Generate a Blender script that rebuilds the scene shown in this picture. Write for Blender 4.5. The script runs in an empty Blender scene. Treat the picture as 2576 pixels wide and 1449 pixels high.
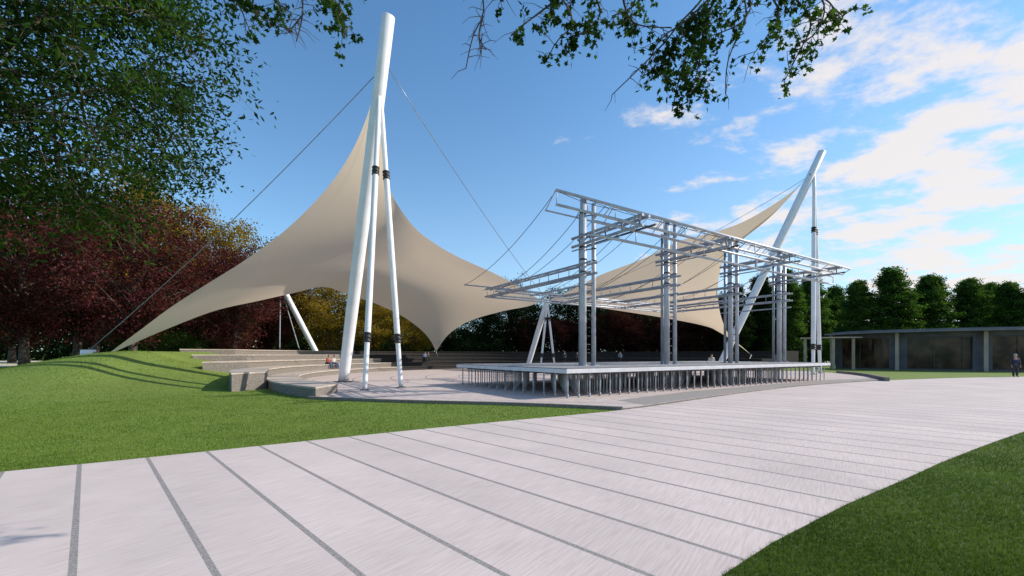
import bpy, math, random
import numpy as np
from mathutils import Vector, Matrix
random.seed(7); rng=np.random.default_rng(11)
S=bpy.context.scene
COL=S.collection
EYE=1.8; F=1070.0; CX=1288.0; HY=893.0
def sv(a,b,d):
    """survey reading (bearing, rise, distance) -> world point"""
    return Vector(((a-CX)/F*d, d, EYE+(HY-b)/F*d))
# ------------------------------------------------------------------ materials
def nt(name):
    m=bpy.data.materials.new(name); m.use_nodes=True
    n=m.node_tree; n.nodes.clear()
    o=n.nodes.new('ShaderNodeOutputMaterial'); return m,n,o
def noise_mat(name,c1,c2,scale=5,rough=.7,metal=0,bump=0,detail=6,lo=.35,hi=.65,spec=.5,bscale=None,c3=None,s3=.4,bd=.02):
    m,n,o=nt(name); N=n.nodes; L=n.links
    tc=N.new('ShaderNodeTexCoord'); nz=N.new('ShaderNodeTexNoise'); nz.inputs['Scale'].default_value=scale; nz.inputs['Detail'].default_value=detail
    L.new(tc.outputs['Object'],nz.inputs['Vector'])
    r=N.new('ShaderNodeValToRGB'); r.color_ramp.elements[0].position=lo; r.color_ramp.elements[1].position=hi
    r.color_ramp.elements[0].color=(*c1,1); r.color_ramp.elements[1].color=(*c2,1)
    L.new(nz.outputs['Fac'],r.inputs['Fac'])
    b=N.new('ShaderNodeBsdfPrincipled'); b.inputs['Roughness'].default_value=rough; b.inputs['Metallic'].default_value=metal
    b.inputs['Specular IOR Level'].default_value=spec
    col=r.outputs['Color']
    if c3:
        n3=N.new('ShaderNodeTexNoise'); n3.inputs['Scale'].default_value=s3; n3.inputs['Detail'].default_value=4
        L.new(tc.outputs['Object'],n3.inputs['Vector'])
        r3=N.new('ShaderNodeValToRGB'); r3.color_ramp.elements[0].position=.4; r3.color_ramp.elements[1].position=.65
        L.new(n3.outputs['Fac'],r3.inputs['Fac'])
        mx=N.new('ShaderNodeMixRGB'); mx.inputs[2].default_value=(*c3,1)
        L.new(r3.outputs['Color'],mx.inputs[0]); L.new(col,mx.inputs[1]); col=mx.outputs[0]
    L.new(col,b.inputs['Base Color'])
    if bump:
        bp=N.new('ShaderNodeBump'); bp.inputs['Strength'].default_value=bump; bp.inputs['Distance'].default_value=bd
        nb=N.new('ShaderNodeTexNoise'); nb.inputs['Scale'].default_value=bscale or scale*4; nb.inputs['Detail'].default_value=5
        L.new(tc.outputs['Object'],nb.inputs['Vector']); L.new(nb.outputs['Fac'],bp.inputs['Height']); L.new(bp.outputs[0],b.inputs['Normal'])
    L.new(b.outputs[0],o.inputs[0]); return m
def leaf_mat(name,cols,trans=.4,nscale=.5,tmul=1.6,isl=.5):
    m,n,o=nt(name); N=n.nodes; L=n.links
    g=N.new('ShaderNodeNewGeometry'); tc=N.new('ShaderNodeTexCoord')
    nz=N.new('ShaderNodeTexNoise'); nz.inputs['Scale'].default_value=nscale; nz.inputs['Detail'].default_value=3
    L.new(tc.outputs['Object'],nz.inputs['Vector'])
    a=N.new('ShaderNodeMath'); a.operation='MULTIPLY'; a.inputs[1].default_value=isl; L.new(g.outputs['Random Per Island'],a.inputs[0])
    b=N.new('ShaderNodeMath'); b.operation='MULTIPLY_ADD'; b.inputs[1].default_value=1.3; L.new(nz.outputs['Fac'],b.inputs[0])
    s=N.new('ShaderNodeMath'); s.operation='ADD'; s.inputs[1].default_value=-.17-isl/2; L.new(a.outputs[0],s.inputs[0]); L.new(s.outputs[0],b.inputs[2])
    r=N.new('ShaderNodeValToRGB'); cr=r.color_ramp
    while len(cr.elements)<len(cols): cr.elements.new(.5)
    for i,c in enumerate(cols):
        cr.elements[i].position=i/(len(cols)-1); cr.elements[i].color=(*c,1)
    L.new(b.outputs[0],r.inputs['Fac'])
    d=N.new('ShaderNodeBsdfDiffuse'); t=N.new('ShaderNodeBsdfTranslucent')
    L.new(r.outputs[0],d.inputs[0])
    mu=N.new('ShaderNodeMixRGB'); mu.blend_type='MULTIPLY'; mu.inputs[0].default_value=1; mu.inputs[2].default_value=(tmul,tmul*1.05,tmul*.6,1)
    L.new(r.outputs[0],mu.inputs[1]); L.new(mu.outputs[0],t.inputs[0])
    mx=N.new('ShaderNodeMixShader'); mx.inputs[0].default_value=trans; L.new(d.outputs[0],mx.inputs[1]); L.new(t.outputs[0],mx.inputs[2])
    L.new(mx.outputs[0],o.inputs[0]); return m
M={}
M['white']=noise_mat('white_painted_steel',(.76,.755,.76),(.84,.83,.83),1.2,.38,0)
M['steel']=noise_mat('grey_painted_steel',(.27,.29,.34),(.38,.40,.45),2.0,.4,.15)
M['steelb']=noise_mat('light_painted_steel',(.44,.46,.50),(.56,.58,.62),2.0,.4,.15)
M['legsteel']=noise_mat('leg_steel',(.36,.37,.40),(.48,.49,.52),2.0,.45,.2)
M['darksteel']=noise_mat('dark_steel',(.05,.055,.065),(.09,.095,.11),3,.5,.3)
M['black']=noise_mat('black_rubber',(.015,.015,.017),(.03,.03,.033),6,.5)
M['cable']=noise_mat('cable_steel',(.2,.21,.23),(.34,.35,.37),4,.4,.6)
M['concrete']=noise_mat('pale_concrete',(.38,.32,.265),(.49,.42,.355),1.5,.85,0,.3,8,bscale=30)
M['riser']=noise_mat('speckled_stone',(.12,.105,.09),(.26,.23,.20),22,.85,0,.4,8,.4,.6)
M['shadowed']=noise_mat('shadowed_riser',(.022,.02,.019),(.05,.046,.042),16,.9,0,.3,8,.4,.6,spec=.2)  # risers of the far tiers, shade painted into the colour
M['shadowedtop']=noise_mat('shadowed_tread',(.03,.028,.026),(.06,.055,.05),16,.9,0,.3,8,.4,.6,spec=.2)  # treads of the far tiers, darkened the same way for shade
M['deckside']=noise_mat('deck_fascia',(.56,.56,.59),(.66,.66,.69),2,.5)
M['deck']=noise_mat('deck_surface',(.13,.12,.12),(.2,.19,.19),3,.7)
M['bark']=noise_mat('bark',(.05,.038,.03),(.13,.105,.08),6,.9,0,.6)
M['barkpale']=noise_mat('bark_twig',(.06,.05,.032),(.14,.125,.08),6,.9,0,.5)
M['wall']=noise_mat('grey_plaster',(.085,.085,.10),(.125,.125,.14),1,.8,0,.2)
M['roof']=noise_mat('roof_fascia',(.13,.13,.14),(.19,.19,.2),1,.7)
M['beige']=noise_mat('beige_column',(.40,.32,.24),(.48,.39,.30),1,.7)
M['frame']=noise_mat('window_frame',(.03,.03,.03),(.05,.05,.05),3,.4)
M['skin']=noise_mat('skin',(.42,.25,.17),(.5,.31,.22),8,.6)
M['hair']=noise_mat('hair',(.03,.02,.015),(.06,.04,.03),30,.7)
M['greyhair']=noise_mat('grey_hair',(.25,.24,.23),(.4,.39,.38),30,.7)
for nm,c in dict(navy=(.02,.025,.05),jeans=(.06,.09,.16),darkcloth=(.03,.03,.035),lightcloth=(.45,.42,.4),redcloth=(.25,.05,.04),bluecloth=(.12,.17,.28)).items():
    M[nm]=noise_mat(nm,c,tuple(x*1.4 for x in c),14,.85)
M['redpaint']=noise_mat('red_paint',(.35,.03,.03),(.45,.05,.04),5,.35)
def glass():
    m,n,o=nt('dark_glazing'); N=n.nodes; L=n.links
    tc=N.new('ShaderNodeTexCoord'); nz=N.new('ShaderNodeTexNoise'); nz.inputs['Scale'].default_value=.6
    L.new(tc.outputs['Object'],nz.inputs['Vector'])
    r=N.new('ShaderNodeValToRGB'); r.color_ramp.elements[0].color=(.02,.015,.012,1); r.color_ramp.elements[1].color=(.12,.07,.045,1)
    r.color_ramp.elements[0].position=.42; r.color_ramp.elements[1].position=.7
    L.new(nz.outputs['Fac'],r.inputs['Fac']); b=N.new('ShaderNodeBsdfPrincipled'); b.inputs['Roughness'].default_value=.08; b.inputs['Specular IOR Level'].default_value=.2
    L.new(r.outputs[0],b.inputs['Base Color']); L.new(b.outputs[0],o.inputs[0]); return m
M['glass']=glass()
def fabric():
    m,n,o=nt('canopy_fabric'); N=n.nodes; L=n.links
    tc=N.new('ShaderNodeTexCoord'); nz=N.new('ShaderNodeTexNoise'); nz.inputs['Scale'].default_value=.12; nz.inputs['Detail'].default_value=3
    L.new(tc.outputs['Object'],nz.inputs['Vector'])
    r=N.new('ShaderNodeValToRGB'); r.color_ramp.elements[0].color=(.67,.54,.40,1); r.color_ramp.elements[1].color=(.73,.60,.455,1)
    L.new(nz.outputs['Fac'],r.inputs['Fac'])
    d=N.new('ShaderNodeBsdfDiffuse'); t=N.new('ShaderNodeBsdfTranslucent')
    L.new(r.outputs[0],d.inputs[0]); L.new(r.outputs[0],t.inputs[0])
    mx=N.new('ShaderNodeMixShader'); mx.inputs[0].default_value=.40; L.new(d.outputs[0],mx.inputs[1]); L.new(t.outputs[0],mx.inputs[2]); L.new(mx.outputs[0],o.inputs[0]); return m
M['fabric']=fabric()
def paving():
    m,n,o=nt('path_paving'); N=n.nodes; L=n.links
    tc=N.new('ShaderNodeTexCoord'); mp=N.new('ShaderNodeMapping'); mp.vector_type='POINT'
    mp.inputs['Rotation'].default_value=(0,0,math.radians(-45))
    L.new(tc.outputs['Object'],mp.inputs['Vector'])
    sx=N.new('ShaderNodeSeparateXYZ'); L.new(mp.outputs[0],sx.inputs[0])
    def math_(op,a,b=None):
        q=N.new('ShaderNodeMath'); q.operation=op
        if hasattr(a,'is_linked'): L.new(a,q.inputs[0])
        else: q.inputs[0].default_value=a
        if b is not None:
            if hasattr(b,'is_linked'): L.new(b,q.inputs[1])
            else: q.inputs[1].default_value=b
        return q.outputs[0]
    s=.825
    k=math_('DIVIDE',math_('ADD',sx.outputs['X'],.08+.03),s)
    fr=math_('FRACT',k); joint=math_('LESS_THAN',fr,.066)
    slab=math_('FLOOR',k)
    mp2=N.new('ShaderNodeMapping'); mp2.inputs['Rotation'].default_value=(0,0,math.radians(-45-8))
    L.new(tc.outputs['Object'],mp2.inputs['Vector'])
    mp3=N.new('ShaderNodeMapping'); mp3.inputs['Scale'].default_value=(2.4,44,1); L.new(mp2.outputs[0],mp3.inputs['Vector'])
    st=N.new('ShaderNodeTexNoise'); st.inputs['Scale'].default_value=1.0; st.inputs['Detail'].default_value=6; st.inputs['Roughness'].default_value=.65; L.new(mp3.outputs[0],st.inputs['Vector'])
    rs=N.new('ShaderNodeValToRGB'); rs.color_ramp.elements[0].position=.32; rs.color_ramp.elements[1].position=.6
    rs.color_ramp.elements[0].color=(.57,.475,.435,1); rs.color_ramp.elements[1].color=(.70,.60,.555,1)
    L.new(st.outputs['Fac'],rs.inputs['Fac'])
    big=N.new('ShaderNodeTexNoise'); big.inputs['Scale'].default_value=.55; big.inputs['Detail'].default_value=8; L.new(tc.outputs['Object'],big.inputs['Vector'])
    rb=N.new('ShaderNodeValToRGB'); rb.color_ramp.elements[0].position=.3; rb.color_ramp.elements[1].position=.7
    rb.color_ramp.elements[0].color=(.84,.845,.85,1); rb.color_ramp.elements[1].color=(1,1,1,1); L.new(big.outputs['Fac'],rb.inputs['Fac'])
    mu=N.new('ShaderNodeMixRGB'); mu.blend_type='MULTIPLY'; mu.inputs[0].default_value=1; L.new(rs.outputs[0],mu.inputs[1]); L.new(rb.outputs[0],mu.inputs[2])
    wn=N.new('ShaderNodeTexWhiteNoise'); wn.noise_dimensions='1D'; L.new(slab,wn.inputs['W'])
    mr=N.new('ShaderNodeMapRange'); mr.inputs['To Min'].default_value=.96; mr.inputs['To Max'].default_value=1.02; L.new(wn.outputs['Value'],mr.inputs['Value'])
    vm=N.new('ShaderNodeVectorMath'); vm.operation='SCALE'; L.new(mu.outputs[0],vm.inputs[0]); L.new(mr.outputs[0],vm.inputs['Scale'])
    jn=N.new('ShaderNodeTexNoise'); jn.inputs['Scale'].default_value=60; L.new(tc.outputs['Object'],jn.inputs['Vector'])
    rj=N.new('ShaderNodeValToRGB'); rj.color_ramp.elements[0].color=(.20,.185,.175,1); rj.color_ramp.elements[1].color=(.38,.35,.33,1); rj.color_ramp.elements[0].position=.35; rj.color_ramp.elements[1].position=.65
    L.new(jn.outputs['Fac'],rj.inputs['Fac'])
    mx=N.new('ShaderNodeMixRGB'); L.new(joint,mx.inputs[0]); L.new(vm.outputs[0],mx.inputs[1]); L.new(rj.outputs[0],mx.inputs[2])
    b=N.new('ShaderNodeBsdfPrincipled'); b.inputs['Roughness'].default_value=.75; b.inputs['Specular IOR Level'].default_value=.15; L.new(mx.outputs[0],b.inputs['Base Color'])
    bp=N.new('ShaderNodeBump'); bp.inputs['Strength'].default_value=.15; bp.inputs['Distance'].default_value=.005; L.new(st.outputs['Fac'],bp.inputs['Height']); L.new(bp.outputs[0],b.inputs['Normal'])
    L.new(b.outputs[0],o.inputs[0]); return m
M['paving']=paving()
def plaza_mat():
    m,n,o=nt('plaza_paving'); N=n.nodes; L=n.links
    tc=N.new('ShaderNodeTexCoord'); sub=N.new('ShaderNodeVectorMath'); sub.operation='SUBTRACT'; sub.inputs[1].default_value=(6,36,0)
    L.new(tc.outputs['Object'],sub.inputs[0]); ln=N.new('ShaderNodeVectorMath'); ln.operation='LENGTH'; L.new(sub.outputs[0],ln.inputs[0])
    md=N.new('ShaderNodeMath'); md.operation='MODULO'; md.inputs[1].default_value=2.6; L.new(ln.outputs['Value'],md.inputs[0])
    lt=N.new('ShaderNodeMath'); lt.operation='LESS_THAN'; lt.inputs[1].default_value=.09; L.new(md.outputs[0],lt.inputs[0])
    nz=N.new('ShaderNodeTexNoise'); nz.inputs['Scale'].default_value=3; nz.inputs['Detail'].default_value=8; L.new(tc.outputs['Object'],nz.inputs['Vector'])
    r=N.new('ShaderNodeValToRGB'); r.color_ramp.elements[0].color=(.48,.395,.36,1); r.color_ramp.elements[1].color=(.58,.49,.45,1); r.color_ramp.elements[0].position=.35; r.color_ramp.elements[1].position=.65
    L.new(nz.outputs['Fac'],r.inputs['Fac'])
    mx=N.new('ShaderNodeMixRGB'); mx.inputs[2].default_value=(.25,.22,.21,1); L.new(lt.outputs[0],mx.inputs[0]); L.new(r.outputs[0],mx.inputs[1])
    b=N.new('ShaderNodeBsdfPrincipled'); b.inputs['Roughness'].default_value=.8; b.inputs['Specular IOR Level'].default_value=.15; L.new(mx.outputs[0],b.inputs['Base Color']); L.new(b.outputs[0],o.inputs[0]); return m
M['plaza']=plaza_mat()
M['apron']=noise_mat('apron_paving',(.25,.22,.20),(.33,.295,.27),14,.85,0,.2,8)
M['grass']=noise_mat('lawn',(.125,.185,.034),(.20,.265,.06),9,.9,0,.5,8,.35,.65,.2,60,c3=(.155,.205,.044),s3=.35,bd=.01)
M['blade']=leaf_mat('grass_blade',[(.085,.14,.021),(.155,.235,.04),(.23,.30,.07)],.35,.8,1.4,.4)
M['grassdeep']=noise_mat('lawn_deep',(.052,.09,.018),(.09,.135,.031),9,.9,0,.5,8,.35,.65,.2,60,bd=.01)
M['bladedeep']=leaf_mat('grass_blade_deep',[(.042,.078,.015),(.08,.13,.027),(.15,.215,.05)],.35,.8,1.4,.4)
M['field']=noise_mat('dry_field',(.50,.46,.30),(.62,.56,.40),.2,.95)
M['asphalt']=noise_mat('asphalt',(.09,.09,.1),(.13,.13,.14),4,.9)
M['leafg']=leaf_mat('leaf_green_dark',[(.006,.017,.005),(.02,.045,.011),(.06,.12,.018)],.4,.6,2.2,.4)
M['leafo']=leaf_mat('leaf_overhang',[(.008,.022,.006),(.02,.045,.010),(.06,.12,.02)],.35,1.2,2.2,.4)
M['leafr']=leaf_mat('leaf_red',[(.028,.010,.010),(.088,.025,.025),(.18,.062,.052)],.33,.35,1.4,.35)
M['leafrd']=leaf_mat('leaf_red_dark',[(.016,.007,.006),(.046,.015,.014),(.09,.032,.027)],.3,.35,1.4,.35)
M['leafy']=leaf_mat('leaf_yellow',[(.09,.06,.010),(.25,.17,.022),(.43,.31,.045)],.35,.4,1.3,.4)
M['leafd']=leaf_mat('leaf_deep_green',[(.006,.013,.005),(.014,.029,.009),(.03,.052,.015)],.25,.3,1.4,.4)
M['leafp']=leaf_mat('leaf_poplar',[(.018,.042,.010),(.05,.10,.021),(.11,.18,.04)],.38,.5,1.8,.4)
# ------------------------------------------------------------------ mesh helpers
class MB:
    def __init__(s): s.v=[]; s.f=[]; s.m=[]
    def add(s,vs,fs,mi=0):
        o=len(s.v); s.v+= [tuple(p) for p in vs]; s.f+=[tuple(i+o for i in f) for f in fs]; s.m+=[mi]*len(fs); return s
    def box(s,c,size,rot=0,mi=0,bev=0.0):
        hx,hy,hz=[q/2 for q in size]; cs,sn=math.cos(rot),math.sin(rot)
        b=min(bev,hx*.45,hy*.45,hz*.45)
        if b<=0:
            pts=[(x,y,z) for z in(-hz,hz) for (x,y) in((-hx,-hy),(hx,-hy),(hx,hy),(-hx,hy))]
            fs=[(3,2,1,0),(4,5,6,7),(0,1,5,4),(1,2,6,5),(2,3,7,6),(3,0,4,7)]
        else:
            def ring(ix,iy,z): return [(-ix,-iy,z),(ix,-iy,z),(ix,iy,z),(-ix,iy,z)]
            pts=ring(hx-b,hy-b,-hz)+ring(hx,hy,-hz+b)+ring(hx,hy,hz-b)+ring(hx-b,hy-b,hz)
            fs=[(3,2,1,0),(12,13,14,15)]
            for k in range(3):
                for i in range(4):
                    j=(i+1)%4; fs.append((k*4+i,k*4+j,(k+1)*4+j,(k+1)*4+i))
        s.add([(c[0]+x*cs-y*sn,c[1]+x*sn+y*cs,c[2]+z) for x,y,z in pts],fs,mi); return s
    def tube(s,pts,rad,seg=10,mi=0,cap=True):
        pts=[Vector(p) for p in pts]; n=len(pts)
        if not hasattr(rad,'__len__'): rad=[rad]*n
        t0=(pts[1]-pts[0]).normalized(); up=Vector((0,0,1)) if abs(t0.z)<.9 else Vector((1,0,0))
        a=t0.cross(up).normalized(); vs=[]
        for i,p in enumerate(pts):
            t=(pts[min(i+1,n-1)]-pts[max(i-1,0)])
            t=t.normalized() if t.length>1e-9 else t0
            a=(a-t*a.dot(t)); a=a.normalized() if a.length>1e-6 else t.orthogonal().normalized()
            b=t.cross(a)
            for k in range(seg):
                w=2*math.pi*k/seg; vs.append(p+(a*math.cos(w)+b*math.sin(w))*rad[i])
        fs=[]
        for i in range(n-1):
            for k in range(seg):
                q=(k+1)%seg; fs.append((i*seg+k,i*seg+q,(i+1)*seg+q,(i+1)*seg+k))
        if cap: fs.append(tuple(range(seg-1,-1,-1))); fs.append(tuple((n-1)*seg+k for k in range(seg)))
        s.add(vs,fs,mi); return s
    def obj(s,name,mats,origin=(0,0,0),parent=None,smooth=False):
        me=bpy.data.meshes.new(name); o=Vector(origin)
        me.from_pydata([(x-o.x,y-o.y,z-o.z) for x,y,z in s.v],[],s.f)
        for m in (mats if isinstance(mats,(list,tuple)) else [mats]): me.materials.append(m)
        me.polygons.foreach_set('material_index',s.m)
        if smooth:
            me.polygons.foreach_set('use_smooth',[len(f)<=4 for f in s.f])
        me.update()
        ob=bpy.data.objects.new(name,me); COL.objects.link(ob)
        if parent: ob.parent=parent
        else: ob.location=o
        return ob
def empty(name,loc):
    e=bpy.data.objects.new(name,None); e.empty_display_size=.3; e.location=loc; COL.objects.link(e); return e
def tag(o,label,cat,group=None):
    o['label']=label; o['category']=cat
    if group: o['group']=group
    return o
def structure(o): o['kind']='structure'; return o
def catmull(P,n):
    P=[Vector(p) for p in P]; 
    out=[]; m=len(P)-1
    dense=[]
    for i in range(m):
        p0=P[max(i-1,0)]; p1=P[i]; p2=P[i+1]; p3=P[min(i+2,m)]
        for k in range(12):
            t=k/12
            dense.append(.5*((2*p1)+(-p0+p2)*t+(2*p0-5*p1+4*p2-p3)*t*t+(-p0+3*p1-3*p2+p3)*t**3))
    dense.append(P[-1])
    L=[0]
    for i in range(1,len(dense)): L.append(L[-1]+(dense[i]-dense[i-1]).length)
    j=0
    for k in range(n+1):
        s=L[-1]*k/n
        while j<len(L)-2 and L[j+1]<s: j+=1
        w=(s-L[j])/max(L[j+1]-L[j],1e-9); out.append(dense[j].lerp(dense[j+1],min(1,max(0,w))))
    return out
def fast(name,V,T,mat,origin=(0,0,0),parent=None):
    me=bpy.data.meshes.new(name); nv=len(V); nf=len(T); k=T.shape[1]
    me.vertices.add(nv); me.vertices.foreach_set('co',np.ascontiguousarray(V,dtype=np.float32).ravel())
    me.loops.add(nf*k); me.loops.foreach_set('vertex_index',np.ascontiguousarray(T,dtype=np.int32).ravel())
    me.polygons.add(nf); me.polygons.foreach_set('loop_start',np.arange(0,nf*k,k,dtype=np.int32)); me.polygons.foreach_set('loop_total',np.full(nf,k,dtype=np.int32))
    me.materials.append(mat); me.update(calc_edges=True); me.validate()
    ob=bpy.data.objects.new(name,me); COL.objects.link(ob)
    if parent: ob.parent=parent
    else: ob.location=origin
    return ob
QUAD_V=np.array([(0,-.5,0),(.32,0,.07),(0,.5,0),(-.32,0,.07)]); QUAD_T=np.array([(0,1,2),(0,2,3)])
def maple():
    a=[(-90,.42),(-60,.2),(-25,.42),(0,.26),(22,.5),(48,.28),(90,.62),(132,.28),(158,.5),(180,.26),(205,.42),(240,.2)]
    v=[(0,0,0)]+[(math.cos(math.radians(t))*r,math.sin(math.radians(t))*r,-.12*r) for t,r in a]
    n=len(a); return np.array(v),np.array([(0,i+1,(i+1)%n+1) for i in range(n)])
MAP_V,MAP_T=maple()
OV_V=np.array([(0,-.5,0),(.2,-.1,.04),(0,.55,-.05),(-.2,-.1,.04)]); OV_T=np.array([(0,1,3),(1,2,3)])
def scatter(P,size,tv,tt):
    n=len(P); q=rng.normal(size=(n,4)); 
    q/=np.linalg.norm(q,axis=1)[:,None]; w,x,y,z=q.T
    R=np.stack([1-2*(y*y+z*z),2*(x*y-z*w),2*(x*z+y*w),2*(x*y+z*w),1-2*(x*x+z*z),2*(y*z-x*w),2*(x*z-y*w),2*(y*z+x*w),1-2*(x*x+y*y)],1).reshape(n,3,3)
    sz=size*rng.uniform(.6,1.25,n)
    V=np.einsum('nij,kj->nki',R,tv)*sz[:,None,None]
    V=V+P[:,None,:]
    k=len(tv); T=(tt[None,:,:]+(np.arange(n)*k)[:,None,None]).reshape(-1,3)
    return V.reshape(-1,3),T
# ------------------------------------------------------------------ terrain
C0=(6.0,36.0); TR=[21.5,23.2,24.9,27.0,29.6,32.2]; TZ=[.48,.93,1.38,1.83,2.28]; TE=[232.6,218.5,200.5,190,184.5]; T0=28; SH=3.4
def smooth(t): t=np.clip(t,0,1); return t*t*(3-2*t)
def H(x,y):
    x=np.asarray(x,float); y=np.asarray(y,float)
    r=np.hypot(x-C0[0],y-C0[1]); th=np.degrees(np.arctan2(y-C0[1],x-C0[0])); th=np.where(th<-90,th+360,th)
    A=smooth((222-th)/26)*smooth((th-22)/25)
    G=np.interp(r,[22.9,24.9,27,29.6,31],[0,.21,.46,.76,1])*(1-smooth((r-31.4)/10))
    h=2.05*A*G
    e=np.full(r.shape,-999.)
    for i in range(5): e=np.where((r>=TR[i])&(r<TR[i+1]-.6),TE[i],e)
    h=np.where((th<e-SH-1.5)&(th>T0+1),0,h)
    return h
xs=np.concatenate([[-2500,-1200,-600,-300,-180,-120,-90,-75],np.arange(-62,62.1,.5),[75,90,120,180,300,600,1200,2500]])
ys=np.concatenate([[-600,-200,-60,-20,-6],np.arange(0,80,.5),[90,110,150,220,400,800,1500,3000]])
X,Y=np.meshgrid(xs,ys); Z=H(X,Y)
V=np.stack([X,Y,Z],-1).reshape(-1,3); nx,ny=len(xs),len(ys)
I=np.arange(nx*ny).reshape(ny,nx)
Tq=np.stack([I[:-1,:-1],I[:-1,1:],I[1:,1:],I[1:,:-1]],-1).reshape(-1,4)
g=fast('ground',V,Tq,M['grass']); structure(g)
g.data.polygons.foreach_set('use_smooth',[True]*len(g.data.polygons))
UP=[(-30,-1.5),(-14,3.4),(-7.8,6.48),(-4.2,8.85),(-1.1,10.9),(3.55,13.75),(7.4,17),(12,20.9),(17,24.6),(22.5,27.9),(29,31),(38,34.0),(50,36),(75,38)]
LO=[(75,24),(50,22.5),(30,18.4),(20,14.4),(12.1,10.0),(7.6,7.35),(5.4,5.95),(3.64,4.85),(2.6,4.12),(1.6,3.46),(0,2.0),(-4,-1),(-12,-6),(-26,-12)]
def poly2(P,n=60): return [(p.x,p.y) for p in catmull([(a,b,0) for a,b in P],n)]
UPc=poly2(UP); LOc=poly2(LO)
def strip(name,a,b,z,mat):
    n=len(a); mb=MB(); b=b[::-1]
    mb.add([(x,y,z) for x,y in a]+[(x,y,z) for x,y in b],[(i,i+n,i+n+1,i+1) for i in range(n-1)])
    return mb.obj(name,mat)
structure(strip('path',UPc,LOc,.02,M['paving']))
pathpoly=UPc+LOc
ld=[(x-.0,y+.3) for x,y in LOc]; lw=[(x+20,-26+.0*y) for x,y in LOc][::-1]
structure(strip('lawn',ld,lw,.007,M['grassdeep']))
fr=poly2([(-8.3,17.35),(-4.4,16.1),(.17,15.1),(3.6,13.85)],14)
rt=[(3.9,14.0),(7.4,17.05),(12,20.95),(17,24.65),(22.5,27.95),(25.6,29.6),(28.5,34),(31,40),(31.5,46)]
arc=[(C0[0]+22.4*math.cos(math.radians(t)),C0[1]+22.4*math.sin(math.radians(t))) for t in range(26,230,3)]
pp=fr+rt+arc
def slab(mb,poly,z0,z1,mi=0,ms=0):
    n=len(poly); cx=sum(p[0] for p in poly)/n; cy=sum(p[1] for p in poly)/n
    mb.add([(x,y,z1) for x,y in poly]+[(cx,cy,z1)],[(i,(i+1)%n,n) for i in range(n)],mi)
    mb.add([(x,y,z0) for x,y in poly]+[(x,y,z1) for x,y in poly],[(i,(i+1)%n,(i+1)%n+n,i+n) for i in range(n)],ms)
mb=MB(); slab(mb,pp,-.1,.07,0,1); structure(mb.obj('plaza',[M['plaza'],M['riser']]))
ap=[(4.6,14.75),(7.4,17.15),(12,21.05),(17,24.75),(22.5,28.05),(25.5,29.7),(26.5,31.3),(22,29.6),(14,24.2),(8,19.8),(4.0,16.2)]
mb=MB(); n_=len(ap); mb.add([(x,y,.074) for x,y in ap],[tuple(range(n_))]); structure(mb.obj('apron_pavement',M['apron']))
def kerb(name,pts,w,z0,z1,mat):
    mb=MB(); pts=[Vector((a,b,0)) for a,b in pts]; n=len(pts); vs=[]
    for i,p in enumerate(pts):
        t=(pts[min(i+1,n-1)]-pts[max(i-1,0)]).normalized(); s=Vector((-t.y,t.x,0))*w/2
        vs+=[p-s+Vector((0,0,z0)),p+s+Vector((0,0,z0)),p+s+Vector((0,0,z1)),p-s+Vector((0,0,z1))]
    fs=[(0,1,2,3),((n-1)*4+3,(n-1)*4+2,(n-1)*4+1,(n-1)*4)]
    for i in range(n-1):
        for k in range(4): q=(k+1)%4; fs.append((i*4+k,(i+1)*4+k,(i+1)*4+q,i*4+q))
    mb.add(vs,fs); o=mb.obj(name,mat); return o
structure(kerb('kerb',fr,.16,-.05,.115,M['riser']))
structure(kerb('kerb',[(25.5,28.9),(26.6,30.8),(28.6,34),(30.2,37.3),(31.4,41)],.25,-.05,.28,M['riser']))
mb=MB(); mb.add([(-140,44.5,.03),(-36,50,.03),(-36,53,.03),(-140,49,.03)],[(0,1,2,3)]); structure(mb.obj('road',M['asphalt']))
mb=MB(); mb.add([(-260,58,.04),(-28,66,.04),(-30,130,.04),(-300,135,.04)],[(0,1,2,3)]); structure(mb.obj('field',M['field']))
mb=MB(); mb.add([(20,104,.04),(80,104,.04),(120,140,.04),(30,140,.04)],[(0,1,2,3)]); structure(mb.obj('field',M['field']))
# ------------------------------------------------------------------ amphitheatre
base=Vector((C0[0],C0[1],0)); amp=empty('amphitheater_seating',base)
tag(amp,'curved concrete seating terraces, far tiers coloured dark for shade, with solid end walls','seating')
SPLIT=148  # tiers on the far side of this angle get their shade as dark colour
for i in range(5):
  for a0,a1,mats,last in((SPLIT,TE[i],('concrete','riser'),True),(T0,SPLIT-.05,('shadowedtop','shadowed'),False)):
    mb=MB(); r0,r1=TR[i],TR[i+1]+.02; z=TZ[i]; n=int((a1-a0)/1.5)
    sh=SH*(r1-r0)/1.7 if last else 0
    def ring(ra,rb,za,zb,mi,e1=0):
        vs=[]
        for k in range(n+1):
            for r_,z_ in((ra,za),(rb,za),(rb,zb),(ra,zb)):
                end=a1+e1-(sh*(r1-r_)/(r1-r0))
                t=math.radians(a0+(end-a0)*k/n); vs.append((C0[0]+r_*math.cos(t),C0[1]+r_*math.sin(t),z_))
        fs=[(0,1,2,3),(n*4+3,n*4+2,n*4+1,n*4)]
        for k in range(n):
            for q in range(4): w=(q+1)%4; fs.append((k*4+q,k*4+4+q,k*4+4+w,k*4+w))
        mb.add(vs,fs,mi)
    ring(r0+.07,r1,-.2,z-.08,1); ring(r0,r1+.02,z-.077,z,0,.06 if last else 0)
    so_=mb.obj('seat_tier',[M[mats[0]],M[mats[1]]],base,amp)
    if not last: so_['label']='far seat tier with shade in its colour'
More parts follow.
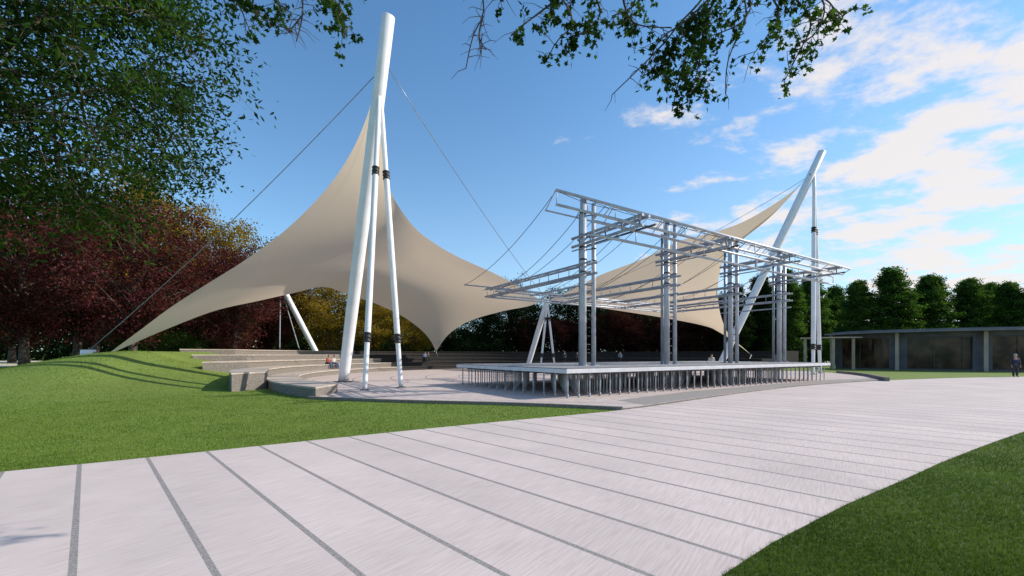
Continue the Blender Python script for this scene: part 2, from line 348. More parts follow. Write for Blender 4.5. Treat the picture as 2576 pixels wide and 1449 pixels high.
# ------------------------------------------------------------------ stage
U=Vector((.8405,.5418,0)); W=Vector((-.5418,.8405,0)); O=Vector((2.2,16.9,0)); FL=.07
def st(u,v,z): return O+U*u+W*v+Vector((0,0,z))
su,sw=23.4,9.65; ang=math.atan2(U.y,U.x)
sb=st(su/2,sw/2,FL); stage=empty('stage_platform',sb); tag(stage,'low rectangular stage deck with pale fascia on many steel legs','stage')
mb=MB(); mb.box(st(su/2,sw/2,1.155),(su+.35,sw+.35,.17),ang,1,.01); mb.box(st(su/2,sw/2,1.255),(su+.30,sw+.30,.03),ang,0)
for k in range(1,24): mb.box(st(su/2,k*sw/24,1.2715),(su+.3,.012,.004),ang,1)
mb.obj('deck',[M['deck'],M['deckside']],sb,stage)
for k in range(13):
    mb=MB(); mb.box(st(su/2,.3+k*(sw-.6)/12,1.02),(su-.6,.07,.1),ang); mb.obj('joist',[M['darksteel']],sb,stage)
legs=[]
NU,NW=40,13
for i in range(NU):
    for j in range(NW):
        u=.10+i*(su-.2)/(NU-1); w=.10+j*(sw-.2)/(NW-1); legs.append((u,w,i,j))
legs.sort(key=lambda l:(st(l[0],l[1],0).length if (l[3]<2 or l[2]<2) else 1e3+st(l[0],l[1],0).length))
lm=MB(); lm.tube([(0,0,.02),(0,0,.99)],.03,8); lm.box((0,0,.012),(.11,.11,.02)); lm.tube([(0,0,.02),(0,0,.14)],.04,8)
l0=None; rest=MB()
for k,(u,w,i,j) in enumerate(legs):
    p=st(u,w,FL)
    if k<100:
        if l0 is None: l0=lm.obj('leg',M['legsteel'],(0,0,0),stage,True); ob=l0
        else: ob=l0.copy(); COL.objects.link(ob); ob.parent=stage
        ob.location=p-sb
    else:
        rest.tube([p+Vector((0,0,.0)),p+Vector((0,0,.99))],.028,5,cap=False)
ob=rest.obj('leg',M['legsteel'],sb,stage,True); ob['kind']='stuff'
# ------------------------------------------------------------------ steel truss frame
DT=1.272
fb=st(12.9,2.7,DT); rig=empty('truss_frame',fb); tag(rig,'grey tubular steel stage truss with cantilever arms and cables','stage truss')
def rigobj(mb,name,mat): return mb.obj(name,mat,fb,rig,True)
US=[3.3,9.7,16.2,22.6]
for u in US:
    mb=MB()
    mb.tube([st(u,2.7,DT),st(u,2.7,9.5)],.155,14,2); mb.tube([st(u+.62,2.62,DT),st(u+.62,2.62,9.35)],.11,12,2); mb.tube([st(u+.3,3.25,DT),st(u+.3,3.25,8.9)],.08,10)
    for q in((0,2.7),( .62,2.62),(.3,3.25)): mb.box(st(u+q[0],q[1],DT+.012),(.42,.42,.024),ang)
    z=1.9
    while z<5.6: mb.tube([st(u,2.7,z),st(u+.62,2.62,z)],.026,6,1); z+=.42
    for z in(5.9,6.5,7.1,7.7,8.8):
        mb.tube([st(u,2.7,z-.04),st(u,2.7,z+.04)],.18,14,1); mb.tube([st(u,2.7,z),st(u+.3,3.25,z),st(u+.62,2.62,z)],.03,6,1)
        mb.tube([st(u+.62,2.62,z-.03),st(u+.62,2.62,z+.03)],.135,12,1)
    rigobj(mb,'column',[M['steel'],M['darksteel'],M['steelb']])
    mb=MB()
    for du,z,r in((-.2,7.62,.07),(.2,7.62,.07),(-.2,7.2,.07),(.62,7.35,.05),(-.2,7.0,.035)):
        mb.tube([st(u+du,3.3,z),st(u+du,-1.15 if z>7.1 else .1,z)],r,8,1 if z in(7.35,) else 0)
    for v in(-.95,0,1,2): mb.tube([st(u-.2,v,7.62),st(u+.2,v,7.62)],.03,6,1); mb.tube([st(u-.2,v,7.62),st(u-.2,v,7.2)],.03,6,1)
    rigobj(mb,'front_arm',[M['steel'],M['darksteel']])
    mb=MB()
    for du,z,r in((-.2,6.25,.055),(.2,6.25,.055),(-.2,5.75,.06),(.2,5.75,.06),(0,5.25,.045)):
        ve=12.2 if z>5.5 else 7.2
        mb.tube([st(u+du,1.9,z),st(u+du,ve,z)],r,8,0)
    for k in range(12):
        v=2.7+k*.84; s=-.2 if k%2 else .2
        mb.tube([st(u-.2,v,5.75),st(u-.2,v,6.25)],.018,5); mb.tube([st(u-s,v,6.25),st(u+s,v+.84,6.25)],.015,5)
    rigobj(mb,'rear_arm',[M['steel'],M['darksteel']])
def truss(name,v0,v1,z0,z1,ua,ub,r=.07,step=1.3,zig=True):
    mb=MB(); mb.tube([st(ua,v1,z1),st(ub,v1,z1)],r,10); mb.tube([st(ua,v0,z0),st(ub,v0,z0)],r,10)
    n=int((ub-ua)/step)
    for k in range(n+1):
        u=ua+.03+(ub-ua-.06)*k/n; mb.tube([st(u,v0,z0),st(u,v1,z1)],.024,6)
        if zig and k<n: 
            a,b=((v0,z0),(v1,z1)) if k%2 else ((v1,z1),(v0,z0)); mb.tube([st(u,*a),st(u+(ub-ua)/n,*b)],.013,5)
    rigobj(mb,name,M['steelb'])
truss('top_beam',2.45,2.45,8.78,9.45,1.4,24.5,.065,1.9,False)
truss('top_beam',3.3,2.55,8.75,9.45,1.4,24.5,.04,1.9,False)
truss('front_beam',-.55,-1.0,7.42,7.72,1.4,24.5,.062,1.6,False)
truss('front_beam',0,0,6.8,7.36,1.4,24.5,.062,2.4,False)
truss('rear_beam',12,12,5.7,6.3,3.1,23,.055,1.1)
truss('rear_beam',10.9,10.9,5.68,5.95,3.1,23,.045,2.2,False)
mb=MB(); mb.tube([st(1.4,12.0,6.38),st(24.5,12.0,6.38)],.04,8); rigobj(mb,'rear_beam',M['steel'])
def sag(a,b,s,n=10):
    a=Vector(a); b=Vector(b); return [a.lerp(b,k/n)-Vector((0,0,s*4*(k/n)*(1-k/n))) for k in range(n+1)]
for k in range(15):
    u=1.45+k*1.64; mb=MB(); mb.tube(sag(st(u,2.6,9.4 if k%2==0 else 8.8),st(u,12 if k%2==0 else 10.9,6.38 if k%2==0 else 5.95),.55),.016,5); rigobj(mb,'cable',M['darksteel'])
for k in range(12):
    u=1.6+k*1.9; mb=MB(); mb.tube(sag(st(u,2.45,9.4),st(u+1.0,-.98,7.72),.18,6),.012,4); rigobj(mb,'cable',M['darksteel'])
# ------------------------------------------------------------------ tent masts
def mast(base,top,feet,jf,r,label,rs=.105,fr=(.12,.72),smat='white'):
    base=Vector(base); top=Vector(top); e=empty('tent_mast',base); tag(e,label,'mast','leaning tripod masts of the canopy')
    mb=MB(); d=(top-base)
    L=[0,.04,.2,.5,.8,1]; rr=[.86,.9,1,1.04,1.03,1.0]
    mb.tube([base+d*t for t in L]+[top+d.normalized()*.03],[r*q for q in rr]+[r*.9],28,0)
    mb.obj('mast_pole',M['white'],base,e,True)
    mb=MB(); mb.tube([base+Vector((0,0,-.02)),base+Vector((0,0,.03))],r*1.7,24); mb.obj('base_plate',M['black'],base,e)
    J=base+d*jf
    for k,f in enumerate(feet):
        f=Vector(f); off=(f-base); off.z=0; j=J+(off.normalized()*r*.7); dd=j-f
        mb=MB(); T=[0,.02,fr[0],fr[0]+.03,fr[1],fr[1]+.03,.93,1]; R=[.85,.9,1,1.22,1.25,1.05,1,.8]
        mb.tube([f+dd*t for t in T],[rs*q for q in R],16); so=mb.obj('strut',M[smat],base,e,True)
        for t in fr:
            c=f+dd*(t+.012); nn=dd.normalized()
            pts=[];rd=[]
            for q in(-.2,0,.2): pts+=[c+nn*(q-.055),c+nn*(q-.03),c+nn*(q+.03),c+nn*(q+.055)]; rd+=[rs*1.24,rs*1.55,rs*1.55,rs*1.24]
            mb=MB(); mb.tube(pts,rd,16)
            co=mb.obj('collar',M['black'],base,e,True); co.parent=so
        mb=MB(); mb.tube([f+Vector((0,0,-.02)),f+Vector((0,0,.025))],rs*1.9,16); mb.obj('base_plate',M['black'],base,e)
    return e
mA=sv(977,42,24.0)
bA=Vector((-10.87,27.4,FL))
mast(bA,mA,[(-7.25,20.95,FL),(-5.95,22.8,FL)],.80,.365,'tall white steel mast leaning beside the canopy on two struts',.13,(.145,.70))
mC=sv(2068,382,39.8)
mast((19.7,41,FL),mC,[(26.9,38.0,FL),(29.4,40.6,FL)],.90,.33,'tall white leaning mast at the canopy peak behind the stage',.145,(.12,.70))
mast((4.2-2.3,53.5,FL),(4.35,52,8.6),[(3.4,51,FL),(5.1,50.5,FL)],.93,.32,'short white tripod mast under the canopy junction',.11,(.2,.75))
bB=sv(815,889,62); 
mast((bB.x,62,float(H(bB.x,62))),(-34.0,61,13.5),[(-32.8,60,0.9),(-31.0,63,0.9)],.85,.38,'white leaning mast among the trees behind the terraces',.07,(.15,.7),'steel')
# ------------------------------------------------------------------ canopy membranes
def edge(pts,d0,d1,n,bulge=0):
    m=len(pts)-1; out=[]
    L=[0]
    for i in range(m): L.append(L[-1]+math.dist(pts[i],pts[i+1]))
    for i,(a,b) in enumerate(pts):
        t=L[i]/L[-1]; out.append(sv(a,b,d0+(d1-d0)*t+bulge*4*t*(1-t)))
    return catmull(out,n)
def coons(c0,c1,d0,d1,fn=None):
    n=len(c0)-1; m=len(d0)-1; V=[]
    for i in range(n+1):
        u=i/n
        for j in range(m+1):
            v=j/m
            p=(1-v)*c0[i]+v*c1[i]+(1-u)*d0[j]+u*d1[j]-((1-u)*(1-v)*c0[0]+u*(1-v)*c0[-1]+(1-u)*v*c1[0]+u*v*c1[-1])
            if fn: p=p+fn(u,v)
            V.append(p)
    Fc=[(i*(m+1)+j,(i+1)*(m+1)+j,(i+1)*(m+1)+j+1,i*(m+1)+j+1) for i in range(n) for j in range(m)]
    return V,Fc
n=56
AB=edge([(943,205),(934,240),(919,295),(887,370),(838,450),(768,530),(690,600),(600,664),(520,714),(430,772),(350,832),(262,897)],25.3,27,n)
AD=edge([(947,205),(955,300),(962,390),(978,470),(1010,530),(1060,588),(1140,640),(1240,686),(1300,718),(1362,756)],25.3,52,n,3)
BC=edge([(262,897),(400,836),(540,782),(650,757),(740,737),(815,722),(880,742),(960,770),(1020,800),(1062,832),(1085,860),(1097,885)],27,56,n,-2)
DC=edge([(1362,756),(1330,770),(1260,784),(1180,808),(1128,842),(1097,885)],52,56,n)
V,Fc=coons(AB,DC,AD,BC,lambda u,v: Vector((.05,1,.12))*(3.5*16*u*(1-u)*v*(1-v)))
def membrane(V,Fc,label):
    mb=MB(); mb.add(V,Fc); c=V[0]
    o=mb.obj('canopy_membrane',M['fabric'],c,None,True); tag(o,label,'canopy','stretched fabric canopy sails'); return o
membrane(V,Fc,'large beige tensioned fabric sail hung from the tall mast')
ED=edge([(2036,438),(1985,488),(1880,553),(1800,583),(1710,606),(1620,650),(1510,692),(1440,728),(1380,756)],39.5,52,n)
EF=edge([(2036,438),(1965,518),(1890,580),(1835,625),(1812,680),(1806,740),(1815,800),(1840,850),(1890,893)],39.5,50,n)
DG=edge([(1380,756),(1440,764),(1520,776),(1650,796)],52,55,n)
FG=edge([(1890,893),(1845,856),(1780,822),(1650,796)],50,55,n)
V2,F2=coons(EF,DG,ED,FG)
membrane(V2,F2,'beige tensioned fabric sail rising behind the stage truss')
def cable(pts,r,label):
    mb=MB(); mb.tube(pts,r,6); o=mb.obj('stay_cable',M['cable'],pts[0],None,True); tag(o,label,'cable','steel stay cables'); return o
anc=Vector((-26.9,27,float(H(-26.9,27))))
mb=MB(); mb.tube([anc+Vector((0,0,-.3)),anc+Vector((0,0,.40)),anc+Vector((0,0,.45))],[.37,.37,.34],28); 
ao=mb.obj('anchor_block',M['white'],anc,None,True); tag(ao,'round white anchor block on the grass mound','anchor')
cp=anc+Vector((0,0,.45)); dA=(mA-bA)
jA=bA+dA*.875
cable(sag(jA,cp+Vector((.1,0,0)),.5,14),.022,'thin steel cable from the tall mast to the anchor block')
cable(sag(jA+Vector((.35,0,0)),(4.35,52,8.5),.6,14),.024,'thin steel cable running from the tall mast over the canopy')
cable([cp,AB[-1]],.05,'short thick cable tying the sail corner to its anchor')
cable([AB[0],bA+dA*.82],.05,'short cable fixing the sail peak to the mast')
cable([DC[-1],(DC[-1].x+.1,DC[-1].y+1.6,.9)],.05,'short cable tying the low sail corner to the terrace')
jC=Vector((19.7,41,0)).lerp(mC,.9)
cable([ED[0],jC],.05,'short cable fixing the second sail peak to the mast')
cable(sag(jC,(5,52,8.5),1.2,14),.02,'thin steel cable running above the second sail')
cable(sag(jC,(23,47,0),.3,8),.02,'thin steel cable from the mast down to the ground')
cable([FG[0],(26.0,47.5,.1)],.05,'short cable tying the second sail corner to the ground')
# ------------------------------------------------------------------ pavilion
pb=Vector((50,50,0)); pav=empty('pavilion_building',pb); tag(pav,'single storey grey pavilion with flat curved roof and dark glazing','building')
FRT=[Vector((42.6,57.0,0)),Vector((43.6,53.2,0)),Vector((46.2,49.6,0)),Vector((49.8,46.8,0)),Vector((54.4,45.0,0)),Vector((60,44.6,0)),Vector((66,45.4,0))]
fc=catmull(FRT,36)
def offs(P,d):
    out=[]
    for i,p in enumerate(P):
        t=(P[min(i+1,len(P)-1)]-P[max(i-1,0)]).normalized(); out.append(p+Vector((-t.y,t.x,0))*d)
    return out
def band(mb,P,da,db,z0,z1,mi=0):
    A=offs(P,da); B=offs(P,db); n=len(P); vs=[]
    for a,b in zip(A,B): vs+=[(a.x,a.y,z0),(b.x,b.y,z0),(b.x,b.y,z1),(a.x,a.y,z1)]
    fs=[(0,1,2,3),((n-1)*4+3,(n-1)*4+2,(n-1)*4+1,(n-1)*4)]
    for i in range(n-1):
        for k in range(4): q=(k+1)%4; fs.append((i*4+k,(i+1)*4+k,(i+1)*4+q,i*4+q))
    mb.add(vs,fs,mi)
mb=MB(); band(mb,fc,-.9,9,4.42,4.62); band(mb,offs(fc,.3),0,8,4.623,4.82); mb.obj('roof',M['roof'],pb,pav)
wins=[(1,8),(10,17),(19,26),(28,35)]
mb=MB(); band(mb,fc,.8,8.6,3.95,4.417)
solid=[]; k=0
for a,b in wins: solid.append((k,a)); k=b
solid.append((k,36))
for a,b in solid: band(mb,fc[a:b+1],.9,8.4,-.1,3.947)
for a,b in wins: band(mb,fc[a:b+1],.9,1.3,-.1,.12)
mb.obj('wall',M['wall'],pb,pav)
for a,b in wins:
    seg=fc[a:b+1]
    mb=MB(); band(mb,seg,1.15,1.2,.12,3.945); w=mb.obj('window',M['glass'],pb,pav)
    mb=MB(); A=offs(seg,1.05)
    for i in range(0,len(A),3): mb.tube([(A[i].x,A[i].y,.12),(A[i].x,A[i].y,3.94)],.04,4)
    band(mb,seg,1.0,1.12,3.8,3.942); band(mb,seg,1.0,1.12,.123,.22); f_=mb.obj('frame',M['frame'],pb,pav); f_.parent=w
for i in(0,9,18,27,35):
    p=offs(fc,.3)[i]; mb=MB(); mb.box((p.x,p.y,2.15),(.3,.3,4.53),.6,0,.02); mb.obj('column',M['beige'],pb,pav)
gb=Vector((40,51,0)); per=empty('pergola',gb); tag(per,'low grey canopy on slim beige posts beside the pavilion','pergola')
PA=[Vector((37.0,54.6,0)),Vector((39.2,52.8,0)),Vector((41.2,52.2,0)),Vector((43.2,52.4,0))]
pc=catmull(PA,14); mb=MB(); band(mb,pc,0,4,3.9,4.04,0); mb.obj('canopy_slab',M['beige'],gb,per)
for i in(1,7,12):
    p=offs(pc,.3)[i]; mb=MB(); mb.box((p.x,p.y,1.84),(.24,.24,4.1),.4,0,.02); mb.obj('post',M['beige'],gb,per)
# ------------------------------------------------------------------ trees
def tree_mesh(seed,Ht,tr,cz,rad,nl,ns,lpc,lsize,sig,tv=QUAD_V,tt=QUAD_T,shape='e',twr=.02,coff=(0,0),sub=.33,inner=.35):
    R=random.Random(seed); mb=MB()
    top=cz+rad[2]*.75
    tp=[Vector((coff[0]*.25*t*t+R.uniform(-.12,.12)*t*3,coff[1]*.25*t*t+R.uniform(-.12,.12)*t*3,top*t)) for t in(0,.12,.3,.5,.7,.88,1)]
    tp[0]=Vector((0,0,-.3))
    mb.tube(tp,[tr*1.45,tr*1.02,tr*.9,tr*.7,tr*.45,tr*.25,tr*.08],10)
    def on(t):
        i=min(int(t*6),5); return tp[i].lerp(tp[i+1],t*6-i)
    core=[]
    if coff[0]:
        for k in range(16):
            c=Vector((R.uniform(-.55,.45)*rad[0]+coff[0],R.uniform(-.6,.6)*rad[1],cz+R.uniform(-.6,.7)*rad[2]))
            s=on(R.uniform(.3,.75)); m1=s.lerp(c,.35)+Vector((0,R.uniform(-.5,.5),R.uniform(.1,.9))); m2=s.lerp(c,.7)+Vector((R.uniform(-.3,.3),R.uniform(-.4,.4),R.uniform(-.2,.7)))
            PP_=catmull([s,m1,m2,c],10); mb.tube(PP_,[.085*(1-.75*i/10) for i in range(11)],6,cap=False); core+=PP_[4:]
    cl=[]
    for k in range(nl):
        while True:
            p=Vector((R.uniform(-1,1),R.uniform(-1,1),R.uniform(-1,1)))
            if inner<p.length<1: break
        p=p.normalized()*(p.length**.4)
        tgt=Vector((p.x*rad[0]+coff[0],p.y*rad[1]+coff[1],cz+p.z*rad[2]))
        if shape=='c':
            hz=R.uniform(-1,1); an=R.uniform(0,6.283); prof=(1-max(0,hz)**1.7*.9)*(1-max(0,-hz)**3*.35)
            rr_=rad[0]*prof*R.uniform(.45,1)**.5
            tgt=Vector((rr_*math.cos(an),rr_*math.sin(an),cz+hz*rad[2]))
        t0=min(.95,max(.22,(tgt.z-1.0-rad[0]*.35)/top*R.uniform(.8,1)))
        s=on(t0); r0=tr*.32*(1-t0*.5)
        if core: s=min(R.sample(core,30),key=lambda q:(q-tgt).length); r0=.022
        mid=s.lerp(tgt,.5)+Vector((R.uniform(-.4,.4),R.uniform(-.4,.4),rad[0]*.06+R.uniform(-.2,.5)))*(.6 if core else 1)
        P=catmull([s,mid,tgt],6)
        mb.tube(P,[r0*(1-.85*i/6) for i in range(7)],5,cap=False)
        cl.append(tgt)
        for q in range(ns):
            a=P[R.randint(2,6)]; dv=Vector((R.gauss(0,1),R.gauss(0,1),R.gauss(0,.7))).normalized()*R.uniform(.5,1)*rad[0]*sub
            b=a+dv; m=a.lerp(b,.5)+Vector((0,0,.12)); mb.tube([a,m,b],[r0*.3,r0*.2,twr*.5],4,cap=False); cl.append(b)
    cl=np.array([tuple(c) for c in cl]); wgt=rng.uniform(.3,1.4,len(cl)); cnt=(lpc*wgt).astype(int)
    P=np.repeat(cl,cnt,axis=0)+rng.normal(size=(cnt.sum(),3))*np.array([sig,sig,sig*.6])
    V,T=scatter(P,lsize,tv,tt)
    return mb,V,T
def make_tree(name,parts,mats,loc,sc,rz,label,cat,group=None):
    e=empty(name,loc); e.rotation_euler=(0,0,rz); e.scale=(sc[0],sc[0],sc[1]) if hasattr(sc,'__len__') else (sc,)*3
    if 'obs' not in parts:
        mb,V,T=parts['data']; t=mb.obj('trunk',mats[1],(0,0,0),e,True); c=fast('crown',V,T,mats[0],parent=e); parts['obs']=(t,c)
    else:
        for o in parts['obs']:
            q=o.copy(); COL.objects.link(q); q.parent=e
            if q.name.startswith('crown') and mats[0].name!=q.data.materials[0].name:
                key='alt'+mats[0].name
                if key not in parts: parts[key]=q.data.copy(); parts[key].materials[0]=mats[0]
                q.data=parts[key]
    tag(e,label,cat,group); return e
def broad(seed,ls=.28): return {'data':tree_mesh(seed,18,.34,11.2,(6.2,6.2,6.7),58,6,74,ls,.62)}
B1=broad(1); B2=broad(2); B3=broad(5)
def put(parts,a,d,topz,mat,label,group,name='maple_tree',cat='tree',wid=1.0,bark='bark'):
    x=(a-CX)/F*d; hz=float(H(x,d)); s=(topz-hz)/18.2
    return make_tree(name,parts,(M[mat],M[bark]),(x,d,hz-.05),(s*wid,s),random.uniform(0,6.28),label,cat,group)
def tz(b,d): return EYE+(HY-b)/F*d
RL='red leaved maple tree with spreading crown beside the lawn'
put(B1,60,44,tz(440,44),'leafr',RL,'red maple trees',wid=1.0)
put(B2,335,41,tz(465,41),'leafr',RL,'red maple trees',wid=.98)
put(B3,590,56,tz(612,56),'leafr',RL,'red maple trees',wid=1.05)
put(B1,195,56,tz(470,56),'leafr',RL,'red maple trees')
put(B3,470,64,tz(590,64),'leafrd',RL,'red maple trees')
put(B2,-120,50,tz(430,50),'leafrd',RL,'red maple trees')
put(B2,690,66,tz(650,66),'leafrd',RL,'red maple trees')
YL='yellow autumn tree with a full crown behind the terraces'
put(B2,575,70,tz(535,70),'leafy',YL,'yellow autumn trees',wid=.85)
put(B1,385,60,tz(425,60),'leafy',YL,'yellow autumn trees',wid=.75)
put(B3,830,70,tz(688,70),'leafy',YL,'yellow autumn trees',wid=1.25)
put(B1,930,72,tz(720,72),'leafy',YL,'yellow autumn trees',wid=1.2)
put(B2,1045,74,tz(760,74),'leafy',YL,'yellow autumn trees',wid=1.3)
GL='dark green broadleaf tree in shade behind the seating'
for a,d,b,w in((700,82,690,1.1),(985,86,720,1),(1130,80,740,1.2),(1215,76,760,1.2),(1282,74,698,.9),(1340,76,750,1.2),(1430,76,706,1.05),(1500,74,720,1.2),(1580,76,725,1.2),(1660,74,730,1.2),(1740,76,720,1.2),(1800,72,730,1.2),(30,95,640,1.2),(500,96,650,1.1),(240,100,600,1.2),(-60,80,560,1.2)):
    put(random.choice([B1,B2,B3]),a,d,tz(b,d),'leafd',GL,'dark green background trees','broadleaf_tree',wid=w)
DR='small dark red tree behind the seating'
for a,d,b in((1400,71,795),(1540,71,775),(1610,71,790),(1700,71,780),(1330,73,800),(1780,70,790)):
    put(random.choice([B1,B3]),a,d,tz(b,d),'leafrd',DR,'dark red background trees','small_tree',wid=1.5)
PP=[{'data':tree_mesh(20+k,18,.25,9.2,(3.0,3.0,8.8),190,4,70,.30,.36,shape='c',sub=.18)} for k in range(3)]
PL='dense columnar green poplar tree behind the pavilion'
for i,(a,b,d,w) in enumerate(((1850,715,66,1.1),(1912,690,68,1.1),(1975,678,70,1.1),(2040,688,72,1.1),(2100,718,84,1.1),(2157,705,74,1.25),(2240,674,74,1.35),(2340,690,75,1.35),(2438,700,75,1.35),(2488,712,84,1.1),(2534,708,74,1.3),(2615,700,72,1.2))):
    put(PP[i%3],a,d,tz(b,d),'leafp' if a>1950 else 'leafd',PL,'columnar poplar trees','poplar_tree',wid=w)
SHR={'data':tree_mesh(40,2.4,.06,1.3,(1.5,1.5,1.2),26,4,46,.13,.25)}
def shrub(a,d,s,mat,label):
    x=(a-CX)/F*d; make_tree('shrub',SHR,(M[mat],M['bark']),(x,d,float(H(x,d))-.05),s,random.uniform(0,6),label,'shrub','leafy shrubs')
for a,d,s,mt in((432,60,2.2,'leafp'),(405,62,1.6,'leafd'),(560,66,1.8,'leafrd'),(650,70,1.9,'leafrd'),(900,70,1.7,'leafd'),(1000,72,1.8,'leafd'),(1180,72,1.8,'leafd'),(1250,73,2,'leafd'),(1450,73,1.8,'leafrd'),(1870,70,1.7,'leafd'),(1990,68,1.6,'leafd')):
    shrub(a,d,s,mt,'rounded low shrub growing beneath the trees')
def wood(name,x0,x1,y0,y1,nc,per,h,ls,sg,label,base=0):
    cx=rng.uniform(x0,x1,nc); cy=rng.uniform(y0,y1,nc); cz=base+rng.uniform(0,1,nc)**.85*(h+.25*h*np.sin(cx*.11)+.12*h*np.sin(cx*.37))
    P=np.repeat(np.stack([cx,cy,cz],1),per,axis=0)+rng.normal(size=(nc*per,3))*np.array([sg,sg,sg*.65]); P[:,2]=np.abs(P[:,2])
    Vv,Tt=scatter(P,ls,QUAD_V,QUAD_T); wd=fast(name,Vv,Tt,M['leafd']); wd['kind']='stuff'; tag(wd,label,'woodland')
wood('distant_woodland',-330,330,150,230,1700,22,9,1.3,2.2,'far dark green belt of woodland on the horizon')
wood('woodland_understory',-24,62,92,100,1100,26,8.5,.62,1.0,'dense dark undergrowth of the wood behind the seating')
wood('woodland_understory',-230,-30,132,146,1900,26,15,1.15,1.5,'dense dark undergrowth of the wood beyond the field',0)
# big near tree (trunk stands beyond the edge of view, boughs reach over the lawn)
big=tree_mesh(77,13,.34,8.7,(4.15,3.2,4.4),300,6,25,.155,.27,OV_V,OV_T,twr=.006,coff=(6.2,0),sub=.17,inner=.1)
make_tree('broadleaf_tree',{'data':big},(M['leafg'],M['barkpale']),(-17.0,9.8,0),1.0,0,'large dark green tree with dense crown and fine twigs','tree')
# overhanging branches, tree stands behind
ot=Vector((5.5,-5,0)); e=empty('maple_tree',ot); tag(e,'green maple tree with branches hanging over the path','tree')
mb=MB()
mb.tube([ot+Vector((0,0,-.3)),ot+Vector((0,0,2)),ot+Vector((-.3,.5,4.5)),ot+Vector((-1,2,6.6))],[.42,.32,.26,.2],12)
hub=ot+Vector((-1,2,6.6))
sprays=[
 ([(1790,-70),(1700,70),(1640,140),(1540,238)],5.0,.12),
 ([(1800,-70),(1770,60),(1722,150),(1690,280)],5.0,1.0),
 ([(1740,40),(1690,120),(1640,200)],4.9,.9),
 ([(1770,60),(1760,150),(1740,230)],4.8,.9),
 ([(1800,-70),(1740,40),(1660,100),(1620,190)],4.8,.5),
 ([(1900,-70),(1875,50),(1832,150),(1825,235)],5.2,.15),
 ([(1990,-70),(2040,50),(2005,140),(1972,205)],5.0,1.1),
 ([(1950,-70),(1960,30),(1930,90),(1900,130)],4.9,.8),
 ([(2050,-70),(2090,10),(2120,40)],5.1,.9),
 ([(2000,-80),(2070,0),(2060,70),(2020,110)],4.7,.8),
 ([(1880,-80),(1890,10),(1860,60),(1790,90)],4.9,.6),
 ([(1400,-60),(1440,50),(1400,105),(1376,150)],5.0,.9),
 ([(1480,-60),(1510,30),(1470,80),(1440,90)],5.1,.9),
 ([(1430,-60),(1400,10),(1370,60)],5.1,.6),
 ([(1560,-60),(1570,10),(1600,60),(1690,70)],4.9,.5),
 ([(1480,-60),(1400,0),(1320,60),(1285,90)],5.0,.12),
 ([(1250,-60),(1215,40),(1190,90),(1172,172)],5.0,.01),
 ([(1215,40),(1205,90),(1222,125)],5.0,.01),
 ([(1320,-60),(1270,-10),(1240,0)],5.0,.4),
 ([(600,-60),(640,20),(680,66)],5.0,.8),
 ([(590,-60),(610,30),(625,68)],5.0,.7),
 ([(700,-60),(690,0),(720,20)],5.0,.5),
 ([(760,-60),(760,40),(745,105)],5.0,.02),
 ([(760,40),(735,70),(722,85)],5.0,.01),
 ([(850,-60),(855,20),(868,88)],4.9,.8),
 ([(820,-60),(850,15),(880,50)],5.1,.7),
 ([(1630,-60),(1600,10),(1540,40)],5.2,.6)]
LP=[]
R=random.Random(3)
lim=[hub,Vector((3.2,0,7.2)),Vector((2.2,3,7.1)),Vector((1.2,5.4,6.9))]
mb.tube(catmull(lim,8),[.2-.018*i for i in range(9)],8)
lim2=[Vector((3.2,0,7.2)),Vector((0,2.2,7.4)),Vector((-2.2,4.5,6.9))]
mb.tube(catmull(lim2,8),[.12-.01*i for i in range(9)],8)
lim3=[hub,Vector((4.0,1,7.4)),Vector((3.7,4.2,6.9))]
mb.tube(catmull(lim3,8),[.14-.011*i for i in range(9)],8)
LPts=[p for L_ in(lim,lim2,lim3) for p in catmull(L_,10)]
for pl,d,den in sprays:
    P3=[sv(a,b,d+R.uniform(-.3,.3)*(i>0)) for i,(a,b) in enumerate(pl)]
    off=pl[0][1]<-40
    if off:
        near=min(LPts,key=lambda q:(q-P3[0]).length); P3=[near]+P3
    C=catmull(P3,24); mb.tube(C,[(.02 if off else .011)-.0006*i*(1 if off else .5) for i in range(25)],5)
    for i in range(7 if off else 0,25):
        for _ in range(2 if den>.15 else 1):
            if R.random()<.85:
                a=C[i]; dv=Vector((R.gauss(0,1),R.gauss(0,.8),R.gauss(-.55,.7))).normalized()*R.uniform(.10,.32)
                mid=a+dv*.5+Vector((R.uniform(-.04,.04),0,.03)); b=a+dv; mb.tube([a,mid,b],[.005,.0035,.002],4,cap=False)
                if R.random()<den*.8:
                    for q in range(R.randint(7,12)):
                        c=a.lerp(b,R.uniform(.2,1.15)); LP.append((c.x+R.gauss(0,.032),c.y+R.gauss(0,.032),c.z+R.gauss(0,.032)-.02))
mb.obj('trunk',M['bark'],ot,e,True)
LP=np.array(LP)-np.array([ot.x,ot.y,ot.z]); Vv,Tt=scatter(LP,.078,MAP_V,MAP_T); fast('crown',Vv,Tt,M['leafo'],parent=e)
